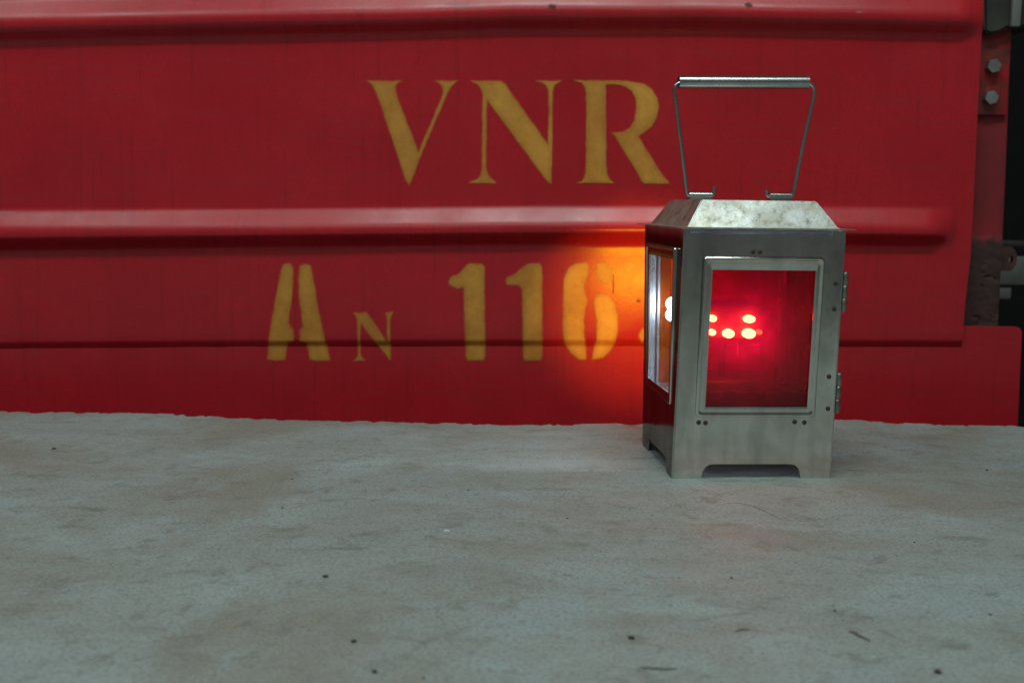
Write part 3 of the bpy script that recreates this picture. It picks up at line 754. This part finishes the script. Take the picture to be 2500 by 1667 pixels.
for x0, x1, yy in ((1682, 1737, 477), (1879, 1932, 479)):
    a, b_ = hp(x0, yy), hp(x1, yy); a.z = b_.z = (a.z + b_.z) / 2
    vs, fs = tube([a, (a + b_) / 2, b_], .0029, 16)
    ear = lpart('handle_ear', vs, fs, STEEL, roof, 60, wp=False)
    # the strap's flat tongue soldered to the roof
    zt_ = ZT + .0002
    v2, f2 = box_vf(a.x, b_.x, HV - .0025, HV + .0135, zt_, zt_ + .0009)
    lpart('ear_tongue', v2, f2, STEEL, ear, None, wp=False)
    v2, f2 = box_vf(a.x, b_.x, HV - .0026, HV - .0017, zt_ + .0009, max(a.z, zt_ + .002)); lpart('ear_web', v2, f2, STEEL, ear, None, wp=False)

# inside: tray, battery box, lamp head with its LEDs
vs, fs = box_vf(-HW + .0015, HW - .0015, -.058, HW - .0015, .062, .063); lpart('tray', vs, fs, TIN_IN, smooth=None)
tz = on_v(1850, 957, -.0585).z
tray = [o for o in C.objects if o.name == 'tray'][0]
vs, fs = box_vf(-HW + .0016, HW - .0016, -.0592, -.0582, .0600, tz); lpart('tray_lip', vs, fs, TIN_IN, tray, None)
me = bevel_box('battery_box', -.040, .040, -.010, .050, .0632, .078, .005, 3); link('battery_box', me, PLASTIC, lantern, 40)
hz = on_v(1790, 796, -.040).z; hu = on_v(1795, 796, -.040).x
HL = -.052
me = bevel_box('lamp_head', HL, hu + .026, -.040, .020, hz - .011, hz + .019, .002, 2); head = link('lamp_head', me, PLASTIC, lantern, 40)
vs, fs = tube([(hu, .004, .077), (hu, .004, hz - .0105)], .0035, 14); lpart('lamp_stem', vs, fs, PLASTIC, head, 60, wp=False)
def led(p, d, m, r=.0032, sx=1.0):
    d = Vector(d); p = Vector(p); pts = [p - d * .001, p + d * .0045] + [p + d * (.0045 + r * math.sin(q)) for q in (.4, .8, 1.2, 1.5)]
    rs = [r, r] + [r * math.cos(q) for q in (.4, .8, 1.2, 1.5)]
    vs, fs = tube(pts, rs, 12); vs = [Vector((p.x + (q.x - p.x) * sx, q.y, q.z)) for q in vs]; lpart('led', vs, fs, m, head, 60, wp=False)
for qx, qy, qr, qs in ((1741, 778, .0030, 1.2), (1740, 812, .0027, 1.2), (1780, 815, .0039, 1.3), (1831, 779.5, .0034, 1.5), (1830, 815, .0043, 1.35), (1855, 811, .0022, 1.1)):
    c = on_v(qx, qy, -.0455); led((c.x, -.040, c.z), (0, -1, 0), LED_FRONT if qx < 1850 else LED_DIM, qr, qs)
for dz in (-.0065, .0065):
    led((HL + .001, .018, hz + .009 + dz * .8), (-1, 0, 0), LED_SIDE, .0062)  # side LEDs enlarged and raised to imitate the flare in the left window
    for du in (-.016, 0, .016): led((hu + du, .020, hz + dz), (0, 1, 0), LED_BACK)
led((hu + .026, .004, hz + .004), (1, 0, 0), LED_DIM)
def beam(loc, aim, watt, cone, blend):   # the narrow beam thrown by the lens of a LED
    l = bpy.data.lights.new('led_beam', 'SPOT'); l.energy = watt; l.color = (.85, .93, 1); l.spot_size = math.radians(cone); l.spot_blend = blend; l.shadow_soft_size = .004
    o = bpy.data.objects.new('led_beam', l); C.objects.link(o); o.parent = head
    o.location = loc; o.rotation_euler = (Vector(aim) - Vector(loc)).to_track_quat('-Z', 'Y').to_euler()
beam((hu - .008, .030, hz), to_local(on_y(1575, 745, YW)), 7.0, 48, 1.0)
beam((HL - .012, .004, hz), (-.34, .02, 0), .035, 130, 1.0)

# ================================================================== BITS LYING ON THE PLATFORM
def crumb(px, py, r):
    r *= .66; p = on_z(px, py); bm = bmesh.new(); bmesh.ops.create_icosphere(bm, subdivisions=2, radius=1)
    s = random.random() * 50
    for v_ in bm.verts:
        k = 1 + .5 * noise.noise(v_.co * 1.6 + Vector((s, 0, 0))); v_.co = Vector((v_.co.x * r * 1.25 * k, v_.co.y * r * k, (v_.co.z * .55 * k + .45) * r))
    zmin = min(v_.co.z for v_ in bm.verts)
    for v_ in bm.verts: v_.co.z -= zmin
    me = bpy.data.meshes.new('crumb'); bm.to_mesh(me); bm.free()
    big = r > .0010
    o = link('crumb', me, CRUMB, None, 60, label='bead-sized dark crumb of dirt lying on the concrete platform' if big else 'pinpoint dark speck of dirt lying on the concrete platform', category='crumb', group='larger dark crumbs on the platform' if big else 'pinpoint dark specks on the platform')
    o.location = (p.x, p.y, .0); o.rotation_euler = (0, 0, random.random() * 6)
for q in ((132, 1096, .0022), (794.5, 1408, .0022), (864, 1566.5, .0021), (915, 1641, .0020), (1541, 1558.5, .0024), (1034, 1656, .0010), (713, 1170, .0011), (1143, 1197, .0010), (2289, 1642, .0024), (2038, 1491, .0011), (2232, 1324, .0010), (2417, 1500, .0012), (1785, 1411, .0011), (1657, 1411, .0008), (1385, 1265, .0009), (690, 1240, .0011), (2410, 1148, .0016)): crumb(*q)
def straw(pts, r, lab, m=STRAW):
    ps = [on_z(a, b_) for a, b_ in pts]; n = len(ps)
    path = [Vector((p.x, p.y, r + .0007 * math.sin(math.pi * k / (n - 1)))) for k, p in enumerate(ps)]
    o0 = Vector((path[0].x, path[0].y, 0)); vs, fs = tube([p - o0 for p in path], [r * (.5 if k in (0, n - 1) else 1) for k in range(n)], 7)
    o = link('straw', mesh('straw', vs, fs), m, None, 60, label=lab, category='straw', group='bits of straw on the platform'); o.location = o0
straw([(1566, 1630), (1590, 1634), (1620, 1636), (1653, 1633)], .00045, 'thin dry straw, longest on the platform, slightly sagging in its middle')
straw([(1793, 1542), (1810, 1540), (1829, 1538)], .00045, 'short straight dry straw lying on the platform')
straw([(2072, 1542), (2085, 1547), (2100, 1556), (2125, 1566)], .0005, 'bent dry straw lying slantwise on the platform')
straw([(1765, 1230), (1800, 1228), (1840, 1238), (1880, 1255), (1908, 1269)], .00013, 'hair-thin curved fibre on the platform in front of the lantern')
p = on_z(1090.5, 1296)
o = link('chip', bevel_box('chip', -.0020, .0020, -.0010, .0010, 0, .0007, .0002, 1), CHIPW, None, None, label='small white chip lying on the concrete platform', category='chip'); o.location = p; o.rotation_euler = (0, 0, -.3)
